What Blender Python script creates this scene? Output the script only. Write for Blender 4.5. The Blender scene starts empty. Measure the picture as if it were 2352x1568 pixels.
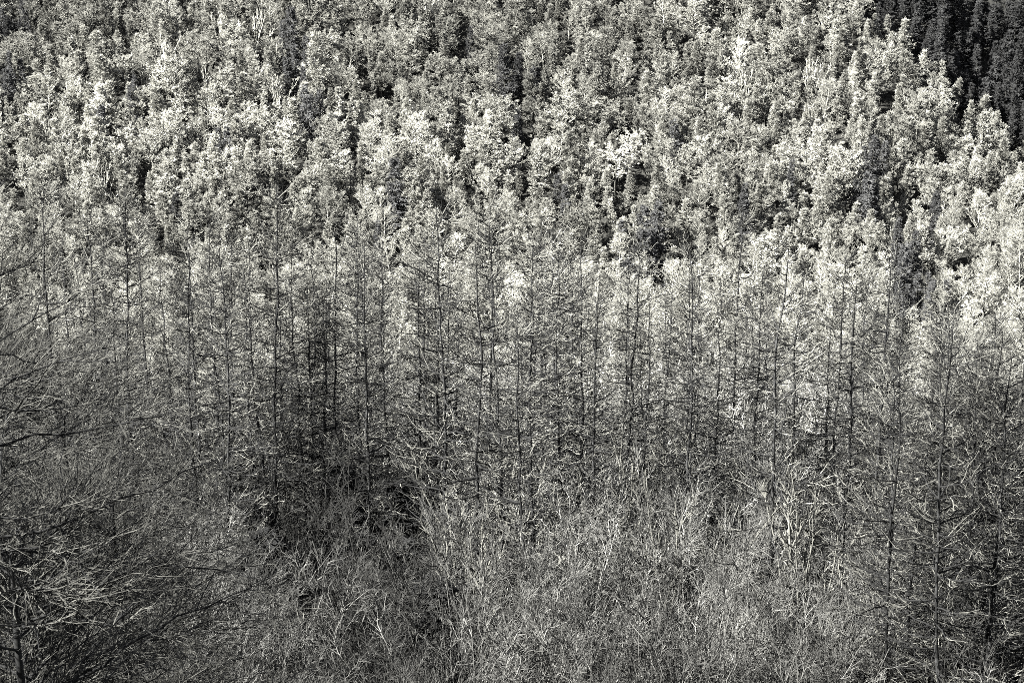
import bpy, math
import numpy as np
from mathutils import Vector

SC = bpy.context.scene
COL = SC.collection
R = math.radians

# ------------------------------------------------------------------ camera, sky, sun, exposure
PITCH, HALF = 22.0, 11.0
cam_d = bpy.data.cameras.new('camera')
cam_d.sensor_width = 36.0
cam_d.lens = 18.0 / math.tan(R(HALF))
cam_d.clip_start, cam_d.clip_end = 1.0, 3000.0
cam = bpy.data.objects.new('camera', cam_d)
cam.location = (0, 0, 0)
cam.rotation_euler = (R(90 - PITCH), 0, 0)
COL.objects.link(cam)
SC.camera = cam

SUN_EL, SUN_AZ = 38.0, 248.0            # azimuth clockwise from +Y: the sun stands to the left, a little behind the camera
world = bpy.data.worlds.new('World')
SC.world = world
world.use_nodes = True
wn, wl = world.node_tree.nodes, world.node_tree.links
wn.clear()
sky = wn.new('ShaderNodeTexSky')
sky.sky_type = 'NISHITA'
sky.sun_disc = False
sky.air_density, sky.dust_density, sky.altitude = 0.45, 0.2, 800.0   # clear dry winter air: a dark sky, hard shade
sky.sun_elevation, sky.sun_rotation = R(SUN_EL), R(SUN_AZ)
hs = wn.new('ShaderNodeHueSaturation')   # a black-and-white picture: the sky keeps only a trace of its blue
hs.inputs['Saturation'].default_value = 0.22
bg = wn.new('ShaderNodeBackground')
bg.inputs['Strength'].default_value = 0.05
wo = wn.new('ShaderNodeOutputWorld')
wl.new(sky.outputs[0], hs.inputs['Color'])
wl.new(hs.outputs[0], bg.inputs['Color'])
wl.new(bg.outputs[0], wo.inputs['Surface'])

sun_d = bpy.data.lights.new('sun', 'SUN')
sun_d.energy, sun_d.angle, sun_d.color = 5.0, R(0.5), (1.0, 0.985, 0.93)
sun = bpy.data.objects.new('sun', sun_d)
to_sun = Vector((math.sin(R(SUN_AZ)) * math.cos(R(SUN_EL)), math.cos(R(SUN_AZ)) * math.cos(R(SUN_EL)), math.sin(R(SUN_EL))))
sun.rotation_euler = to_sun.to_track_quat('Z', 'Y').to_euler()
COL.objects.link(sun)

vs = SC.view_settings
vs.view_transform, vs.look, vs.gamma, vs.use_curve_mapping = 'Standard', 'None', 1.0, False
vs.exposure = 3.45
SC.cycles.use_denoising = False
SC.cycles.max_bounces = 1
SC.cycles.diffuse_bounces = 1
SC.cycles.filter_width = 0.9
SC.cycles.sample_clamp_indirect = 4
SC.cycles.use_adaptive_sampling = True
SC.cycles.adaptive_threshold = 0.04
SC.cycles.debug_use_spatial_splits = True

# ------------------------------------------------------------------ geometry of the view (only for planting and for labels)
WPX, HPX = 2352.0, 1568.0
FPX = WPX / 2 / math.tan(R(HALF))
SP, CP = math.sin(R(PITCH)), math.cos(R(PITCH))


def project(x, y, z):
    d = y * CP - z * SP
    return WPX / 2 + FPX * x / d, HPX / 2 - FPX * (y * SP + z * CP) / d


def at_distance(u, v, Y):
    a, b = (u - WPX / 2) / FPX, (HPX / 2 - v) / FPX
    dy, dz = CP + b * SP, -SP + b * CP
    return a * Y / dy, dz * Y / dy


GY = np.array([-60, 0, 12, 45, 95, 165, 180, 235, 245, 265, 290, 380, 470, 640, 900.])
GZ = np.array([4, -3, -16, -47, -59.5, -77, -85, -139, -142, -137, -128, -95.6, -70, -40, -20.])


def ground(x, y):
    z = np.interp(y, GY, GZ)
    x = np.asarray(x, float)
    far = np.clip((np.asarray(y, float) - 230) / 40, 0, 1)
    w = 1.6 * np.sin(x * 0.045 + 1.3) * np.cos(y * 0.03) + 0.7 * np.sin(x * 0.13 + y * 0.11)
    gully = -9.0 * np.exp(-((x - 66 - (y - 330) * 0.15) / 13.0) ** 2) * np.clip((np.asarray(y, float) - 318) / 25, 0, 1)
    return z + w * (0.35 + 0.65 * far) + gully


# ------------------------------------------------------------------ mesh helpers: batches of tapered twigs
class Batch:
    def __init__(s):
        s.v, s.f, s.n = [], [], 0

    def tubes(s, P, Rr, S=3):
        """P (N,K,3) centre lines, Rr (N,K) radii: N tapered tubes of S sides."""
        N, K, _ = P.shape
        if N == 0:
            return
        T = np.gradient(P, axis=1)
        T /= np.linalg.norm(T, axis=2, keepdims=True) + 1e-9
        ref = np.where(np.abs(T[:, :1, 2:3]) > 0.9, np.array([1., 0, 0]), np.array([0, 0, 1.]))
        n1 = np.cross(T, np.broadcast_to(ref, T.shape))
        n1 /= np.linalg.norm(n1, axis=2, keepdims=True) + 1e-9
        n2 = np.cross(T, n1)
        ang = np.arange(S) * 2 * math.pi / S
        ring = P[:, :, None, :] + Rr[:, :, None, None] * (np.cos(ang)[None, None, :, None] * n1[:, :, None, :] + np.sin(ang)[None, None, :, None] * n2[:, :, None, :])
        s.v.append(ring.reshape(-1, 3))
        base = (np.arange(N) * K * S)[:, None, None] + (np.arange(K - 1) * S)[None, :, None]
        j = np.arange(S)[None, None, :]
        k = (np.arange(S) + 1)[None, None, :] % S
        q = np.stack([base + j, base + k, base + S + k, base + S + j], axis=-1).reshape(-1, 4) + s.n
        s.f.append(q)
        s.n += N * K * S

    def add(s, v, f):
        s.v.append(v)
        s.f.append(f + s.n)
        s.n += len(v)

    def arrays(s):
        return np.concatenate(s.v), np.concatenate(s.f)

    def mesh(s, name, mat, smooth=False):
        v, f = s.arrays()
        return mesh_from(name, v, f, mat, smooth)


def mesh_from(name, v, f, mat, smooth=False):
    me = bpy.data.meshes.new(name)
    me.vertices.add(len(v))
    me.vertices.foreach_set('co', np.ascontiguousarray(v, dtype=np.float32).ravel())
    me.loops.add(len(f) * 4)
    me.loops.foreach_set('vertex_index', np.ascontiguousarray(f, dtype=np.int32).ravel())
    me.polygons.add(len(f))
    me.polygons.foreach_set('loop_start', np.arange(len(f), dtype=np.int32) * 4)
    me.polygons.foreach_set('use_smooth', np.full(len(f), smooth))
    me.update(calc_edges=True)
    me.materials.append(mat)
    return me


def along(P, idx, t):
    K = P.shape[1]
    a = np.clip(t, 0, 0.9999) * (K - 1)
    i = a.astype(int)
    fr = (a - i)[:, None]
    p0, p1 = P[idx, i], P[idx, i + 1]
    d = p1 - p0
    return p0 + d * fr, d / (np.linalg.norm(d, axis=1, keepdims=True) + 1e-9)


def spawn(g, P, m, s0, s1, l0, l1, spread, up, r0, r1, K=3, curl=0.0, flat=0.0, taper=0.5, wob=0.12):
    """m children on every parent line of P: returns their centre lines and radii."""
    N = P.shape[0]
    idx = np.repeat(np.arange(N), m)
    t = s0 + (s1 - s0) * g.random(N * m)
    p, d = along(P, idx, t)
    q = g.normal(size=p.shape)
    q[:, 2] *= 1 - flat
    q -= d * (q * d).sum(1, keepdims=True)
    q /= np.linalg.norm(q, axis=1, keepdims=True) + 1e-9
    sp = spread * g.uniform(0.7, 1.25, len(idx))[:, None]
    w = d * np.cos(sp) + q * np.sin(sp)
    w[:, 2] += up
    w /= np.linalg.norm(w, axis=1, keepdims=True) + 1e-9
    L = g.uniform(l0, l1, len(idx)) * (1 - taper * (t - s0) / max(s1 - s0, 1e-6))
    s = np.linspace(0, 1, K)
    C = p[:, None, :] + w[:, None, :] * (L[:, None] * s)[:, :, None]
    C[:, :, 2] += (L[:, None] * curl * s ** 2)
    if K > 2 and wob:
        nz = g.normal(size=(len(idx), K, 3)) * (L[:, None, None] * wob / K)
        nz[:, 0] = 0
        C += np.cumsum(nz, axis=1)
    rr = (r0 + (r1 - r0) * s)[None, :] * g.uniform(0.75, 1.25, len(idx))[:, None]
    return C, rr


# ------------------------------------------------------------------ materials
def plant_mat(name, base, tint=(1.0, 0.992, 0.90), use_obj=True, scale=1.4, lo=0.65, hi=1.3, rough=0.85):
    m = bpy.data.materials.new(name)
    m.use_nodes = True
    n, l = m.node_tree.nodes, m.node_tree.links
    bs = n['Principled BSDF']
    bs.inputs['Roughness'].default_value = rough
    bs.inputs['Specular IOR Level'].default_value = 0.15
    tc = n.new('ShaderNodeTexCoord')
    nz = n.new('ShaderNodeTexNoise')
    nz.inputs['Scale'].default_value = scale
    nz.inputs['Detail'].default_value = 4
    nz.inputs['Roughness'].default_value = 0.7
    l.new(tc.outputs['Object'], nz.inputs['Vector'])
    mr = n.new('ShaderNodeMapRange')
    mr.inputs['From Min'].default_value, mr.inputs['From Max'].default_value = 0.3, 0.7
    mr.inputs['To Min'].default_value, mr.inputs['To Max'].default_value = lo, hi
    l.new(nz.outputs['Fac'], mr.inputs['Value'])
    if lo < 0:
        mr.clamp = False
        mx = n.new('ShaderNodeMath')
        mx.operation = 'MAXIMUM'
        mx.inputs[1].default_value = 0.5
        l.new(mr.outputs[0], mx.inputs[0])
        mr = mx
    mul = n.new('ShaderNodeVectorMath')
    mul.operation = 'SCALE'
    mul.inputs[0].default_value = tuple(base * t for t in tint)
    l.new(mr.outputs[0], mul.inputs['Scale'])
    out = mul
    if use_obj:
        oi = n.new('ShaderNodeObjectInfo')
        m2 = n.new('ShaderNodeVectorMath')
        m2.operation = 'MULTIPLY'
        l.new(mul.outputs[0], m2.inputs[0])
        at = n.new('ShaderNodeAttribute')
        at.attribute_type, at.attribute_name = 'INSTANCER', 'tone'
        mixf = n.new('ShaderNodeMix')
        mixf.data_type = 'VECTOR'
        l.new(at.outputs['Alpha'], mixf.inputs['Factor'])
        l.new(oi.outputs['Color'], mixf.inputs['A'])
        l.new(at.outputs['Vector'], mixf.inputs['B'])
        l.new(mixf.outputs['Result'], m2.inputs[1])
        out = m2
    l.new(out.outputs[0], bs.inputs['Base Color'])
    return m


M_LARCH = plant_mat('larch_needles', 0.15, scale=1.0)
M_PINE = plant_mat('pine_needles', 0.14, scale=1.2)
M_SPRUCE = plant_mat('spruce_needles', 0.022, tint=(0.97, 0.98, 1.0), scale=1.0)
M_FIR = plant_mat('fir_needles', 0.10, scale=1.0)
M_BIRCH = plant_mat('birch_twigs', 0.15, scale=0.8)
M_PALEBARK = plant_mat('pale_bark', 0.19, scale=3.0, lo=0.5, hi=1.3)
M_DARKBARK = plant_mat('dark_bark', 0.008, tint=(0.98, 0.99, 1.0), scale=6.0, lo=0.4, hi=1.8)
M_LBARK = plant_mat('larch_bark', 0.006, tint=(0.98, 0.99, 1.0), scale=2.2, lo=-3.0, hi=6.0)
M_GREYBARK = plant_mat('grey_bark', 0.022, scale=5.0, lo=0.4, hi=1.6)
M_LTWIG = plant_mat('larch_twigs', 0.07, scale=2.5, lo=0.2, hi=2.0)
M_NTWIG = plant_mat('near_tree_twigs', 0.024, scale=2.0, lo=0.1, hi=3.0)
M_SHRUB = plant_mat('shrub_twigs', 0.052, tint=(1, 0.995, 0.95), scale=0.8, lo=0.1, hi=1.8)
M_SBARK = plant_mat('shrub_bark', 0.11, tint=(1, 0.995, 0.95), scale=1.6, lo=0.2, hi=1.6)
M_BRUSH = plant_mat('dry_brush', 0.06, use_obj=False, scale=0.6, lo=0.2, hi=1.6)
M_FLOOR = plant_mat('leaf_litter', 0.015, use_obj=False, scale=0.9, lo=0.4, hi=1.9, rough=1.0)

# ------------------------------------------------------------------ terrain
gx = np.concatenate([np.linspace(-700, -130, 20), np.linspace(-120, 120, 121), np.linspace(130, 700, 20)])
gy = np.concatenate([np.linspace(-60, 60, 41), np.linspace(63, 380, 140), np.linspace(390, 900, 40)])
XX, YY = np.meshgrid(gx, gy)
ZZ = ground(XX, YY)
nx, ny = len(gx), len(gy)
tv = np.stack([XX, YY, ZZ], -1).reshape(-1, 3)
ii = (np.arange(ny - 1)[:, None] * nx + np.arange(nx - 1)[None, :]).ravel()
tf = np.stack([ii, ii + 1, ii + nx + 1, ii + nx], -1)
terr = bpy.data.objects.new('terrain', mesh_from('terrain', tv, tf, M_FLOOR, True))
terr['kind'] = 'structure'
terr['label'] = 'dark forest floor of the valley and hillside under the trees'
COL.objects.link(terr)


# ------------------------------------------------------------------ tree kinds (each returns a list of (part name, mesh))
def trunk_line(g, H, K=14, lean=0.02, wob=0.04):
    t = np.linspace(0, 1, K)
    p = np.zeros((K, 3))
    p[:, 2] = H * t
    off = np.cumsum(g.normal(size=(K, 2)) * wob, axis=0)
    off -= off[0]
    p[:, :2] = off + (g.normal(size=2) * lean * H)[None, :] * t[:, None]
    return p[None]


def limbs(g, T, n, t0, t1, Lf, a_f, b_f, K=6, r=0.03, wob=0.04, whorl=0, vary=(0.55, 1.12)):
    t = np.sort(t0 + (t1 - t0) * g.random(n))
    if whorl:
        t = t0 + (t1 - t0) * (np.floor((t - t0) / (t1 - t0) * whorl) + 0.25 * g.random(n)) / whorl
    p, _ = along(T, np.zeros(n, int), t)
    az = g.random(n) * 2 * math.pi
    L = Lf(t) * g.uniform(vary[0], vary[1], n)
    s = np.linspace(0, 1, K)
    P = np.zeros((n, K, 3))
    rad = L[:, None] * s
    bend = g.normal(size=n)[:, None] * 0.22 * s ** 2
    P[:, :, 0] = p[:, :1] + rad * np.cos(az[:, None] + bend)
    P[:, :, 1] = p[:, 1:2] + rad * np.sin(az[:, None] + bend)
    P[:, :, 2] = p[:, 2:3] + L[:, None] * (a_f(t) + g.normal(size=n) * 0.10)[:, None] * s + L[:, None] * (b_f(t) * g.uniform(0.4, 1.5, n))[:, None] * s ** 2
    nz = g.normal(size=P.shape) * (L[:, None, None] * wob)
    nz[:, 0] = 0
    P += np.cumsum(nz, 1) * 0.5
    rr = (r * (0.35 + 0.65 * L / L.max()))[:, None] * (1 - 0.75 * s)[None, :]
    return P, rr


def make_big_larch(seed, H=22.0, crown=3.4, n=105):
    g = np.random.default_rng(seed)
    T = trunk_line(g, H, 26, 0.016, 0.05)
    tt = np.linspace(0, 1, 26)
    bt = Batch()
    bt.tubes(T, (0.085 * (1 - tt) ** 0.8 + 0.018)[None] * (1 + 0.12 * g.normal(size=(1, 26))), 8)
    Lf = lambda t: 0.25 + crown * np.clip(1 - t, 0, 1) ** 0.7 * np.clip(t / 0.30, 0.4, 1)
    P, r = limbs(g, T, n, 0.14, 0.985, Lf, lambda t: -0.05 + 0.35 * t ** 2, lambda t: 0.30 + 0 * t, 8, 0.055, 0.04, vary=(0.25, 1.3))
    r = np.maximum(r, 0.015)
    bb = Batch()
    bb.tubes(P, r, 4)
    A, ra = spawn(g, P, 5, 0.2, 1.0, 0.5, 1.7, 0.65, 0.10, 0.017, 0.010, 5, 0.14, 0.5, wob=0.3)
    bb.tubes(A[::2], ra[::2], 3)
    bw = Batch()
    bw.tubes(A[1::2], ra[1::2], 3)
    B, rb = spawn(g, A[1::2], 2, 0.2, 1.0, 0.15, 0.55, 0.8, 0.05, 0.010, 0.007, 3, 0.0, 0.2)
    bw.tubes(B, rb, 3)
    return [('trunk', bt.mesh('big_larch_trunk', M_LBARK, True)), ('branches', bb.mesh('big_larch_branches', M_DARKBARK, True)), ('twigs', bw.mesh('big_larch_twigs', M_LTWIG))]


def make_near_tree(seed, H=26.0, wide=8.0, thick=0.062):
    g = np.random.default_rng(seed)
    T = trunk_line(g, H, 26, 0.02, 0.05)
    tt = np.linspace(0, 1, 26)
    bt = Batch()
    bt.tubes(T, (0.30 * (1 - tt) ** 0.8 + 0.03)[None], 10)
    Lf = lambda t: 0.6 + wide * np.clip(1 - t, 0, 1) ** 0.55 * np.clip(t / 0.35, 0.3, 1)
    P, r = limbs(g, T, 170, 0.2, 0.99, Lf, lambda t: 0.15 + 0.5 * t ** 2, lambda t: -0.10 + 0 * t, 10, thick, 0.035, vary=(0.3, 1.5))
    bb = Batch()
    bb.tubes(P, r, 5)
    A, ra = spawn(g, P, 13, 0.05, 1.0, 0.9, 3.4, 0.6, 0.0, 0.017, 0.007, 6, 0.05, 0.35, wob=0.3)
    bb.tubes(A[::3], ra[::3], 4)
    bw = Batch()
    bw.tubes(A[1::3], ra[1::3], 3)
    bw.tubes(A[2::3], ra[2::3], 3)
    B, rb = spawn(g, A, 5, 0.15, 1.0, 0.3, 1.2, 0.7, 0.05, 0.008, 0.005, 3, 0.1, 0.1)
    bw.tubes(B, rb, 3)
    return [('trunk', bt.mesh('near_trunk', M_DARKBARK, True)), ('branches', bb.mesh('near_branches', M_DARKBARK, True)), ('twigs', bw.mesh('near_twigs', M_NTWIG))]


def make_far_larch(seed, H=12.0, W=2.1):
    g = np.random.default_rng(seed)
    T = trunk_line(g, H, 10, 0.015, 0.05)
    tt = np.linspace(0, 1, 10)
    bt = Batch()
    bt.tubes(T, (0.13 * (1 - tt) ** 0.8 + 0.02)[None], 6)
    Lf = lambda t: 0.12 + 1.1 * W * np.clip(1 - t, 0, 1) ** 0.9 * np.clip(t / 0.35, 0.4, 1)
    P, r = limbs(g, T, 80, 0.22, 0.98, Lf, lambda t: 0.05 + 0.45 * t, lambda t: 0.35 + 0 * t, 5, 0.03, 0.05)
    bc = Batch()
    bc.tubes(P, r, 3)
    A, ra = spawn(g, P, 10, 0.25, 1.0, 0.45, 1.1, 0.75, 0.25, 0.030, 0.014, 3, 0.2)
    bc.tubes(A, ra, 3)
    B, rb = spawn(g, A, 8, 0.2, 1.0, 0.25, 0.65, 0.6, 0.3, 0.026, 0.012, 2)
    bc.tubes(B, rb, 3)
    return [('trunk', bt.mesh('far_larch_trunk', M_GREYBARK, True)), ('crown', bc.mesh('far_larch_crown', M_LARCH))]


def make_pine(seed, H=13.0, W=2.5):
    g = np.random.default_rng(seed)
    T = trunk_line(g, H, 10, 0.02, 0.08)
    tt = np.linspace(0, 1, 10)
    bt = Batch()
    bt.tubes(T, (0.15 * (1 - tt) ** 0.8 + 0.02)[None], 6)
    Lf = lambda t: 0.3 + W * np.sqrt(np.clip(1 - ((t - 0.55) / 0.5) ** 2, 0, 1))
    P, r = limbs(g, T, 52, 0.36, 0.98, Lf, lambda t: 0.15 + 0.6 * t, lambda t: 0.2 + 0 * t, 5, 0.04, 0.07)
    bc = Batch()
    bc.tubes(P, r, 3)
    A, ra = spawn(g, P, 9, 0.4, 1.0, 0.4, 0.9, 0.9, 0.3, 0.030, 0.014, 3, 0.25)
    bc.tubes(A, ra, 3)
    B, rb = spawn(g, A, 11, 0.35, 1.0, 0.25, 0.55, 0.85, 0.4, 0.031, 0.012, 2)
    bc.tubes(B, rb, 3)
    return [('trunk', bt.mesh('pine_trunk', M_GREYBARK, True)), ('crown', bc.mesh('pine_crown', M_PINE))]


def make_spruce(seed, H=14.0, W=2.3):
    g = np.random.default_rng(seed)
    T = trunk_line(g, H, 10, 0.01, 0.03)
    tt = np.linspace(0, 1, 10)
    bt = Batch()
    bt.tubes(T, (0.16 * (1 - tt) ** 0.9 + 0.02)[None], 6)
    Lf = lambda t: 0.15 + W * np.clip(1 - t, 0, 1) ** 0.85
    P, r = limbs(g, T, 120, 0.08, 0.985, Lf, lambda t: -0.35 + 0.5 * t, lambda t: 0.22 + 0 * t, 5, 0.03, 0.03, whorl=21, vary=(0.4, 1.25))
    bc = Batch()
    bc.tubes(P, r * 1.6, 3)
    A, ra = spawn(g, P, 12, 0.12, 1.0, 0.35, 0.85, 0.8, -0.12, 0.06, 0.02, 3, -0.1, 0.7)
    bc.tubes(A, ra, 3)
    B, rb = spawn(g, A, 3, 0.2, 1.0, 0.18, 0.4, 0.7, -0.1, 0.05, 0.016, 2, 0, 0.5)
    bc.tubes(B, rb, 3)
    return [('trunk', bt.mesh('spruce_trunk', M_GREYBARK, True)), ('crown', bc.mesh('spruce_crown', M_SPRUCE))]


def fan(g, n, L0, L1, a0, a1, r, K=7, base=0.25, curve=0.12):
    az = np.arange(n) * 2.39996 + g.random(n) * 0.6
    tilt = g.uniform(a0, a1, n)
    L = g.uniform(L0, L1, n)
    s = np.linspace(0, 1, K)
    P = np.zeros((n, K, 3))
    bx, by = g.normal(size=n) * base, g.normal(size=n) * base
    tl = tilt[:, None] + (g.normal(size=n) * curve)[:, None] * s
    st = np.diff(s, prepend=0)[None, :] * L[:, None]
    P[:, :, 0] = bx[:, None] + np.cumsum(np.sin(tl) * st, 1) * np.cos(az)[:, None]
    P[:, :, 1] = by[:, None] + np.cumsum(np.sin(tl) * st, 1) * np.sin(az)[:, None]
    P[:, :, 2] = np.cumsum(np.cos(tl) * st, 1) - 0.3
    nz = g.normal(size=P.shape) * (L[:, None, None] * 0.012)
    nz[:, 0] = 0
    P += np.cumsum(nz, 1)
    rr = (r * g.uniform(0.6, 1.2, n))[:, None] * (1 - 0.8 * s)[None, :]
    return P, rr


def make_vase(seed):
    g = np.random.default_rng(seed)
    P, r = fan(g, 13, 6.5, 9.5, 0.05, 0.75, 0.10)
    bt = Batch()
    bt.tubes(P, r, 5)
    A, ra = spawn(g, P, 5, 0.4, 0.95, 0.8, 2.0, 0.45, 0.25, 0.045, 0.018, 3)
    bt.tubes(A, ra, 3)
    bc = Batch()
    B, rb = spawn(g, A, 5, 0.3, 1.0, 0.3, 0.8, 0.6, 0.3, 0.025, 0.012, 2)
    bc.tubes(B, rb, 3)
    return [('trunk', bt.mesh('vase_stems', M_PALEBARK, True)), ('crown', bc.mesh('vase_twigs', M_BIRCH))]


def make_birch(seed, H=11.0):
    g = np.random.default_rng(seed)
    T = trunk_line(g, H, 10, 0.03, 0.1)
    tt = np.linspace(0, 1, 10)
    bt = Batch()
    bt.tubes(T, (0.11 * (1 - tt) ** 0.8 + 0.02)[None], 6)
    Lf = lambda t: 0.5 + 3.4 * np.clip(1 - t, 0, 1) ** 0.6
    P, r = limbs(g, T, 44, 0.18, 0.97, Lf, lambda t: 0.75 + 0.3 * t, lambda t: 0.15 + 0 * t, 6, 0.05, 0.05)
    bt.tubes(P, r, 3)
    bc = Batch()
    A, ra = spawn(g, P, 10, 0.2, 1.0, 0.5, 1.3, 0.6, 0.2, 0.022, 0.011, 3)
    bc.tubes(A, ra, 3)
    B, rb = spawn(g, A, 5, 0.2, 1.0, 0.25, 0.7, 0.7, 0.15, 0.017, 0.009, 2)
    bc.tubes(B, rb, 3)
    return [('trunk', bt.mesh('birch_trunk', M_PALEBARK, True)), ('crown', bc.mesh('birch_crown', M_BIRCH))]


def make_shrub(seed, L=6.5):
    g = np.random.default_rng(seed)
    P, r = fan(g, 11, L * 0.65, L * 1.1, 0.02, 0.62, 0.034, 7, 0.6, 0.3)
    bt = Batch()
    bt.tubes(P, r, 5)
    A, ra = spawn(g, P, 9, 0.2, 1.0, 0.8, 2.2, 0.65, 0.1, 0.017, 0.009, 5, 0.05, wob=0.3)
    bt.tubes(A, ra, 3)
    bc = Batch()
    B, rb = spawn(g, A, 7, 0.1, 1.0, 0.35, 1.2, 0.75, 0.08, 0.012, 0.007, 4, wob=0.3)
    bc.tubes(B, rb, 3)
    C, rc = spawn(g, B, 1, 0.15, 1.0, 0.15, 0.5, 0.75, 0.08, 0.009, 0.006, 2)
    bc.tubes(C, rc, 3)
    return [('stems', bt.mesh('shrub_stems', M_SBARK, True)), ('twigs', bc.mesh('shrub_twigs', M_SHRUB))]


RNG = np.random.default_rng(11)
USED = set()


NUM = ('no one two three four five six seven eight nine ten eleven twelve thirteen fourteen fifteen sixteen seventeen eighteen nineteen twenty twenty-one twenty-two '
       'twenty-three twenty-four twenty-five twenty-six twenty-seven twenty-eight twenty-nine thirty thirty-one thirty-two thirty-three thirty-four thirty-five '
       'thirty-six thirty-seven thirty-eight thirty-nine forty').split()


def place_words(x, y, z):
    """Where in the photo, as spoken fractions of its width and height; a second tree in the same spot says on which side it lies."""
    u, v = project(x, y, z)
    a, b = 40 * u / WPX, 20 * v / HPX
    ia, ib = int(min(max(round(a), 0), 40)), int(min(max(round(b), 0), 20))
    side = ('upper ' if b < ib else 'lower ') + ('left' if a < ia else 'right')
    wa = 'left edge' if ia == 0 else 'right edge' if ia == 40 else NUM[ia] + ' fortieths across'
    wb = 'top edge' if ib == 0 else 'bottom edge' if ib == 20 else NUM[ib] + ' twentieths down'
    return wa + ', ' + wb, side


def plant(name, parts, x, y, z, scale, rot, tone, label, cat, group, lean=(0, 0), mid=0.6, H=10.0, place=True):
    e = bpy.data.objects.new(name, None)
    e.empty_display_size = 0.5
    e.location = (x, y, z)
    e.rotation_euler = (lean[0], lean[1], rot)
    e.scale = scale if hasattr(scale, '__len__') else (scale,) * 3
    COL.objects.link(e)
    if place:
        w, side = place_words(x, y, z + H * mid)
        tries = [label + ', ' + w] + [label + ', %s, ' % q + w for q in (side, 'upper', 'lower', 'left', 'right', 'middle', 'upper middle', 'lower middle', 'far left', 'far right')]
        label = next((k for k in tries if k not in USED), tries[0])
    USED.add(label)
    e['label'], e['category'], e['group'] = label, cat, group
    for pn, me in parts:
        o = bpy.data.objects.new(pn, me)
        o.parent = e
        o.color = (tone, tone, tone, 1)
        if pn in ('branches', 'twigs', 'stems'):
            o['kind'] = 'stuff'
        COL.objects.link(o)
    return e


# ------------------------------------------------------------------ the far hillside
FAR_LARCH = [make_far_larch(100 + i, 12.0, RNG.uniform(2.2, 2.9)) for i in range(7)]
PINE = [make_pine(200 + i, 11.0, RNG.uniform(2.5, 3.2)) for i in range(6)]
SPRUCE = [make_spruce(300 + i) for i in range(5)]
FIR = []
for parts in SPRUCE:                      # the same layered build with paler needles
    fir_crown = parts[1][1].copy()
    fir_crown.materials.clear()
    fir_crown.materials.append(M_FIR)
    FIR.append([parts[0], ('crown', fir_crown)])
VASE = [make_vase(400 + i) for i in range(4)]
BIRCH = [make_birch(500 + i) for i in range(6)]

DARK_SPOTS = [(1300, 470, 40, 35), (1500, 555, 75, 40), (1512, 650, 32, 32), (690, 170, 40, 45), (320, 190, 30, 35), (30, 190, 30, 30), (40, 60, 50, 40),
              (1080, 120, 40, 25), (1200, 190, 60, 25), (2080, 600, 50, 45), (2110, 690, 50, 35), (400, 500, 25, 20), (1180, 300, 22, 22), (710, 270, 22, 22),
              (920, 470, 40, 28), (860, 540, 35, 25), (2010, 390, 28, 32), (1830, 420, 22, 20), (1990, 480, 30, 30), (650, 80, 20, 30), (2190, 680, 30, 22), (1420, 640, 25, 20),
              (300, 260, 18, 18), (230, 300, 16, 18), (520, 330, 18, 16), (1560, 330, 20, 18), (1260, 390, 18, 20), (1700, 500, 20, 20), (2150, 500, 25, 25)]
VASES = [(400, 105), (480, 140), (455, 205), (495, 55), (560, 60), (100, 290), (165, 330), (660, 195), (1700, 190), (1640, 215), (1880, 170), (250, 400), (1010, 30), (1640, 40), (200, 300), (1740, 180)]


def in_shaded_stand(u, v):  # shaded hillside fold: its shade is put into dark spruce needles
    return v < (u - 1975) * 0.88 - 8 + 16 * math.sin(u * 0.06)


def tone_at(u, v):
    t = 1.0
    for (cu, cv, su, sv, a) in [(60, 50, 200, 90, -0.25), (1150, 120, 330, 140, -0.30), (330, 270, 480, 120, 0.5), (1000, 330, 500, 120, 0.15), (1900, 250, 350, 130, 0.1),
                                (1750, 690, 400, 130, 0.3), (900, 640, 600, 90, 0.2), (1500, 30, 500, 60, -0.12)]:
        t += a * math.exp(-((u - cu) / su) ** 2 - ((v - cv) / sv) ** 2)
    return t


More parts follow.
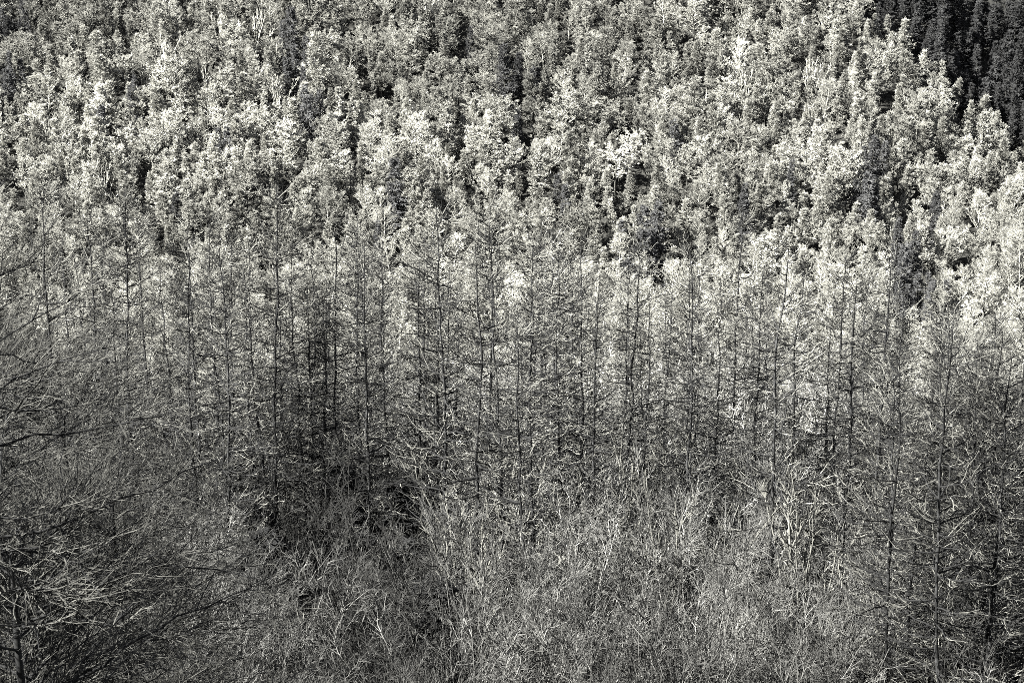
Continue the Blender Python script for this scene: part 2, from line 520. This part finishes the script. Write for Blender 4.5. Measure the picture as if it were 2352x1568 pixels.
vase_left = list(VASES)
KINDS = dict(larch=FAR_LARCH, pine=PINE, birch=BIRCH, fir=FIR, spruce=SPRUCE)
WORDS = dict(larch=('slope_larch', 'feathery larch on the far slope', 'larch', 'feathery larches on the far slope', 12.0), pine=('pine_tree', 'pine crown on the far slope', 'pine', 'pines on the far slope', 11.0),
             birch=('birch_tree', 'bare birch on the far slope', 'birch', 'bare birches on the far slope', 11.0), fir=('fir_tree', 'fir with level boughs', 'fir', 'firs on the far slope', 14.0))
STEP, MAXK = 2.42, 300
recs = []
yy, row = 256.0, 0
while yy < 386:
    half = yy * 1.08 * math.tan(R(HALF)) + 8
    for c in range(int(2 * half / STEP) + 1):
        x = -half + c * STEP + (row % 2) * STEP / 2 + RNG.uniform(-0.95, 0.95)
        y = yy + RNG.uniform(-0.95, 0.95)
        z = float(ground(x, y)) - 0.1
        s = float(np.clip(0.46 * math.exp(RNG.normal() * 0.20), 0.28, 0.85))
        u, v = project(x, y, z + 8.5 * s)
        seen = -20 < u < WPX + 20 and v > -25
        stand = in_shaded_stand(u, v)
        hit = [q for q in vase_left if abs(q[0] - u) < 28 and abs(q[1] - v) < 18]
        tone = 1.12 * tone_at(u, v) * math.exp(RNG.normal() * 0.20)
        foot = min(max((v - 500) / 120, 0), 1)
        if hit and seen and not stand:
            vase_left.remove(hit[0])
            k = 'vase'
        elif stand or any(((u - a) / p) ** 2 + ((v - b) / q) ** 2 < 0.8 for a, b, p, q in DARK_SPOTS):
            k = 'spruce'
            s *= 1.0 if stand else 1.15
            tone *= 0.8 if stand else 1.5  # inside the stand the tone drops further to stand in for shade
        else:
            fp = 0.08 + 0.28 * math.exp(-((u - 1150) / 350) ** 2 - ((v - 140) / 130) ** 2)
            p = np.array([fp, 0.20, 0.27, 0.53 - fp]) * (1 - foot) + np.array([0.03, 0.80, 0.05, 0.12]) * foot
            k = str(RNG.choice(['fir', 'birch', 'pine', 'larch'], p=p))
        recs.append(dict(k=k, x=x, y=y, z=z, s=s, u=u, v=v, seen=seen, stand=stand, tone=tone, rot=RNG.random() * 6.283, lean=(RNG.normal() * 0.05, RNG.normal() * 0.05),
                         wide=s * RNG.uniform(0.95, 1.35), i=int(RNG.integers(100))))
    yy += STEP * 0.93
    row += 1

alone = set()                              # of each kind the ones that show largest are trees of their own
for k in ('larch', 'pine', 'birch', 'fir', 'spruce'):
    own = sorted((r for r in recs if r['k'] == k and r['seen']), key=lambda r: -r['s'] / r['y'])
    alone.update(id(r) for r in own[:MAXK])
crowd = []
for r in recs:
    k, x, y, z, s, rot, lean, w = r['k'], r['x'], r['y'], r['z'], r['s'], r['rot'], r['lean'], r['wide']
    if k == 'vase':
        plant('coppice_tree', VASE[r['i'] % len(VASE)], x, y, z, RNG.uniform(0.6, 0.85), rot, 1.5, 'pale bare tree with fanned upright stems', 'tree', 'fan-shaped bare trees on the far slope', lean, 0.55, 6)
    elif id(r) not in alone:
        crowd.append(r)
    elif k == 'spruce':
        plant('spruce_tree', SPRUCE[r['i'] % len(SPRUCE)], x, y, z, (w, w, s), rot, r['tone'], 'spruce with shade-darkened needles in the shadowy stand' if r['stand'] else 'dark layered spruce among paler crowns', 'spruce',
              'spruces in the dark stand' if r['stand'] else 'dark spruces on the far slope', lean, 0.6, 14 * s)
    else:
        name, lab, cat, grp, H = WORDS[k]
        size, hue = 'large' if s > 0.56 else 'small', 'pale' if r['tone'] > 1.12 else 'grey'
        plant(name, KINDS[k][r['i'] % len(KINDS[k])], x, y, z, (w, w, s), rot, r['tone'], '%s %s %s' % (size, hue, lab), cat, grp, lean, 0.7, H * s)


def joined(parts, name):
    vv, ff, mi, n = [], [], [], 0
    for q, (_, me) in enumerate(parts):
        v = np.empty(len(me.vertices) * 3, np.float32)
        me.vertices.foreach_get('co', v)
        f = np.empty(len(me.loops), np.int32)
        me.loops.foreach_get('vertex_index', f)
        vv.append(v.reshape(-1, 3))
        ff.append(f.reshape(-1, 4) + n)
        mi.append(np.full(len(f) // 4, q, np.int32))
        n += len(vv[-1])
    me = mesh_from(name, np.concatenate(vv), np.concatenate(ff), parts[0][1].materials[0])
    me.materials.append(parts[1][1].materials[0])
    me.polygons.foreach_set('material_index', np.concatenate(mi))
    return me


src = bpy.data.collections.new('forest_sources')
first, nsrc = {}, 0
for k in sorted(KINDS):
    first[k] = nsrc
    for q in range(2):
        o = bpy.data.objects.new('source_%03d' % nsrc, joined(KINDS[k][q], 'forest_source'))
        src.objects.link(o)
        nsrc += 1
fm = bpy.data.meshes.new('forest')
fm.vertices.add(len(crowd))
fm.vertices.foreach_set('co', np.array([(r['x'], r['y'], r['z']) for r in crowd], np.float32).ravel())
for nm, tp, dat, key in [('pick', 'INT', [first[r['k']] + r['i'] % 2 for r in crowd], 'value'), ('size', 'FLOAT_VECTOR', [(r['wide'], r['wide'], r['s']) for r in crowd], 'vector'),
                         ('turn', 'FLOAT_VECTOR', [(r['lean'][0], r['lean'][1], r['rot']) for r in crowd], 'vector'), ('tone', 'FLOAT_VECTOR', [(r['tone'],) * 3 for r in crowd], 'vector')]:
    at = fm.attributes.new(nm, tp, 'POINT')
    at.data.foreach_set(key, np.array(dat, np.int32 if tp == 'INT' else np.float32).ravel())
ng = bpy.data.node_groups.new('forest', 'GeometryNodeTree')
ng.interface.new_socket('Geometry', in_out='INPUT', socket_type='NodeSocketGeometry')
ng.interface.new_socket('Geometry', in_out='OUTPUT', socket_type='NodeSocketGeometry')
gi, go, io = ng.nodes.new('NodeGroupInput'), ng.nodes.new('NodeGroupOutput'), ng.nodes.new('GeometryNodeInstanceOnPoints')
ci = ng.nodes.new('GeometryNodeCollectionInfo')
ci.inputs['Collection'].default_value = src
ci.inputs['Separate Children'].default_value = True
ci.inputs['Reset Children'].default_value = True
io.inputs['Pick Instance'].default_value = True
ng.links.new(gi.outputs[0], io.inputs['Points'])
ng.links.new(ci.outputs[0], io.inputs['Instance'])
for nm, tp, sock in [('pick', 'INT', 'Instance Index'), ('size', 'FLOAT_VECTOR', 'Scale'), ('turn', 'FLOAT_VECTOR', 'Rotation')]:
    na = ng.nodes.new('GeometryNodeInputNamedAttribute')
    na.data_type = tp
    na.inputs['Name'].default_value = nm
    ng.links.new(na.outputs['Attribute'], io.inputs[sock])
ng.links.new(io.outputs[0], go.inputs[0])
mo = bpy.data.objects.new('forest', fm)
mo.modifiers.new('forest', 'NODES').node_group = ng
mo['kind'] = 'stuff'
mo['label'] = 'small close-set trees filling the slope between the larger crowns'
COL.objects.link(mo)

# ------------------------------------------------------------------ brush between the trunks of the far slope and of the bench
def brush(name, label, y0, y1, n, l0, l1, r, mat):
    g = np.random.default_rng(77)
    y = g.uniform(y0, y1, n)
    x = (g.random(n) * 2 - 1) * (y * 0.215 + 8)
    p = np.stack([x, y, ground(x, y) - 0.05], -1)
    d = g.normal(size=(n, 3))
    d[:, 2] = np.abs(d[:, 2]) + 0.5
    d /= np.linalg.norm(d, axis=1, keepdims=True)
    L = g.uniform(l0, l1, n)
    s = np.array([0, 0.55, 1.0])
    C = p[:, None, :] + d[:, None, :] * (L[:, None] * s)[:, :, None]
    C[:, :, 2] -= 0.25 * L[:, None] * s ** 2
    b = Batch()
    b.tubes(C, np.tile([r, r * 0.8, r * 0.3], (n, 1)), 3)
    o = bpy.data.objects.new(name, b.mesh(name, mat))
    o['kind'], o['label'] = 'stuff', label
    COL.objects.link(o)


brush('undergrowth', 'bracken and brush on the ground between the far trees', 255, 385, 42000, 0.4, 1.5, 0.035, M_BRUSH)

# ------------------------------------------------------------------ the bare larch stand on the near bench
BIG = [make_big_larch(700 + i, 22.0, RNG.uniform(3.2, 4.7), int(RNG.uniform(85, 135))) for i in range(8)]
# (column of the trunk, row of its tip, metres away, words)
LARCHES = [
    (268, 440, 132, 'long sweeping limbs'), (318, 500, 150, 'a short dark trunk showing'), (432, 520, 140, ''), (476, 500, 146, ''), (496, 560, 128, ''), (557, 560, 152, ''),
    (607, 425, 134, 'a crooked tip'), (697, 560, 146, ''), (758, 530, 136, ''), (818, 510, 142, ''), (834, 560, 130, ''), (858, 530, 150, ''), (878, 590, 140, ''),
    (966, 540, 146, ''), (1009, 455, 124, 'a thick dark trunk'), (1079, 560, 120, 'a trunk bare down low'), (1118, 465, 132, ''), (1156, 520, 122, 'a kinked trunk'),
    (1210, 560, 130, ''), (1233, 500, 146, ''), (1266, 520, 138, ''), (1318, 580, 148, ''), (1342, 530, 134, ''), (1226, 660, 121, 'wide level limbs'), (1206, 760, 117, 'wide low limbs'),
    (1593, 555, 128, 'a neat narrow cone'), (1695, 500, 152, ''), (1747, 620, 142, ''), (1813, 545, 118, 'rising limbs on both sides'), (1853, 600, 138, ''), (1907, 640, 140, ''),
    (1934, 580, 136, ''), (1977, 620, 120, ''), (2042, 590, 114, 'a long straight trunk'), (2060, 690, 124, ''), (2213, 700, 108, 'a leaning trunk'), (2273, 780, 118, ''),
    (2300, 700, 126, ''), (2340, 660, 112, ''), (90, 440, 128, 'long arching limbs'), (20, 400, 112, 'a tangle of arching limbs'), (180, 470, 142, ''),
    (2240, 860, 100, 'a thick black trunk'), (2315, 900, 98, 'a thick black trunk'), (2080, 820, 106, 'a thick dark trunk'), (1430, 640, 150, ''), (1520, 660, 148, ''),
]
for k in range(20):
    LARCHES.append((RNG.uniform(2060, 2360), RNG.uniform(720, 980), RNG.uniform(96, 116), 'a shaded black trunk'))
for k in range(58):
    u = RNG.uniform(150, 2340)
    LARCHES.append((u, RNG.uniform(540, 700) + (60 if u > 1450 else 0) + (120 if u > 2150 else 0), RNG.uniform(128, 166), ''))
order = sorted(range(len(LARCHES)), key=lambda i: LARCHES[i][0])
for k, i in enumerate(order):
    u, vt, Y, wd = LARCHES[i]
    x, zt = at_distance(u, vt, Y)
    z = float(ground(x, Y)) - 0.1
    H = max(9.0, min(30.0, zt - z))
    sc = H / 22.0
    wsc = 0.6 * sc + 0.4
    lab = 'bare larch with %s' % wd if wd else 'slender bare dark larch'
    plant('larch_tree', BIG[RNG.integers(len(BIG))], x, Y, z, (wsc, wsc, sc), RNG.random() * 6.283, math.exp(RNG.normal() * 0.2) * (0.45 if wd == 'a shaded black trunk' else 1.0), lab, 'larch',  # shaded trunks: their shade is put into a darker tone
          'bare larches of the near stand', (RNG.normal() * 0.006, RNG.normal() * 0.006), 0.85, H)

# ------------------------------------------------------------------ the pale thicket in front
SHRUB = [make_shrub(900 + i, RNG.uniform(5.8, 7.2)) for i in range(6)]
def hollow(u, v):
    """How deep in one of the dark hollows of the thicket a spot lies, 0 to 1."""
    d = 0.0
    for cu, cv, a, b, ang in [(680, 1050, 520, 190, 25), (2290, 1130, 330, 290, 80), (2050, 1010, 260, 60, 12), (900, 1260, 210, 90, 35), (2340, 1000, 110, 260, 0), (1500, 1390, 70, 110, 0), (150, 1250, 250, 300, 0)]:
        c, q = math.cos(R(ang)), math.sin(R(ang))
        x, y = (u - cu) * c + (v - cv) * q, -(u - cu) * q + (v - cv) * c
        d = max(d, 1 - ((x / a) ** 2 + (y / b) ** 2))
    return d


STEMS = [(1150, 1230), (1590, 1280), (1700, 1220), (1480, 1230), (1900, 1120), (1270, 1080), (1560, 1120), (1360, 1240), (1780, 1330), (1040, 1320), (1650, 1020), (1450, 1010)]
yy, row = 86.0, 0
while yy < 168:
    half = yy * 1.06 * math.tan(R(HALF)) + 5
    st = 3.7
    for c in range(int(2 * half / st) + 1):
        x = -half + c * st + (row % 2) * st / 2 + RNG.uniform(-1.3, 1.3)
        y = yy + RNG.uniform(-1.3, 1.3)
        z = float(ground(x, y)) - 0.1
        u, v = project(x, y, z + 5.5)
        if u < -90 or u > WPX + 90 or v > HPX + 90:
            continue
        s = RNG.uniform(0.8, 1.4) if y < 96 else RNG.uniform(0.95, 1.75)
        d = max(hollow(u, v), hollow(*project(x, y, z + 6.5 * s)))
        rot = RNG.random() * 6.283
        hit = [q for q in STEMS if abs(q[0] - u) < 70 and abs(q[1] - v) < 40]
        if hit:
            STEMS.remove(hit[0])
            plant('birch_clump', VASE[RNG.integers(len(VASE))], x, y, z, RNG.uniform(0.9, 1.2), rot, 0.45, 'pale bare stems fanning up out of the thicket', 'birch',
                  'fanned birch clumps in the thicket', (0, 0), 0.55, 9)
            continue
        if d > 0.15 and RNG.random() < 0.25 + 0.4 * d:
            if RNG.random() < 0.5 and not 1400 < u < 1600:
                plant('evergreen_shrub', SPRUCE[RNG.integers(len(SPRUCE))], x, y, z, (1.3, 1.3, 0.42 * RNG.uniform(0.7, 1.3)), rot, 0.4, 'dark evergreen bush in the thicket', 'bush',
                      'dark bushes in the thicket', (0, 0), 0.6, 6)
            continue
        tone = math.exp(RNG.normal() * 0.3) * (1 - 0.75 * min(1.5 * max(d, 0), 1)) * (0.7 if u < 900 else 1.0) * float(np.interp(y, [88, 103, 115, 135, 160], [0.55, 0.65, 0.95, 1.6, 2.1]))  # shade of the hollows is painted in by darkening the shrubs there
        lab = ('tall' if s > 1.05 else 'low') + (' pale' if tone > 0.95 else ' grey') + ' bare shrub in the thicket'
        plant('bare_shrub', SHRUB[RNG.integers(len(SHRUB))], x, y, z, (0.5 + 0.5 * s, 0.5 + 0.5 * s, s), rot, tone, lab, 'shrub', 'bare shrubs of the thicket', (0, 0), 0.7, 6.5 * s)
    yy += 4.0
    row += 1

# ------------------------------------------------------------------ the near dark-limbed trees at the lower left
NEAR = [make_near_tree(1300, 26.0, 10.5), make_near_tree(1301, 26.0, 7.5), make_near_tree(1302, 26.0, 7.0, 0.036)]
for i, (k, u, vt, Y, rot, lab) in enumerate([
        (0, -420, 760, 47, 1.0, 'big near tree whose black limbs sweep in over the lower left corner'),
        (2, -200, 440, 74, 3.2, 'bare tree with a fine dark tangle of twigs along the left edge'),
        (1, 60, 1330, 46, 0.4, 'near bare tree top with thick black limbs in the lower left corner'),
        (2, -60, 900, 60, 2.0, 'bare tree of arching dark twigs above the lower left corner'),
        (2, 150, 800, 72, 5.0, 'bare fine-twigged tree between the left edge and the dark hollow'),
        (2, 330, 1130, 64, 4.0, 'bare fine-twigged tree top below the dark hollow')]):
    x, zt = at_distance(u, vt, Y)
    z = float(ground(x, Y)) - 0.1
    H = zt - z
    plant('bare_tree', NEAR[k], x, Y, z, (1, 1, H / 26.0), rot, 0.55 if k == 2 else 0.75, lab, 'tree', 'near bare trees at the lower left', (0, 0), 0.8, H, place=False)

print('COUNT', len(recs), len(crowd), len(STEMS), 'vases left', len(vase_left), 'objects', len(bpy.data.objects), 'tris', sum(len(m.polygons) * 2 for m in bpy.data.meshes))
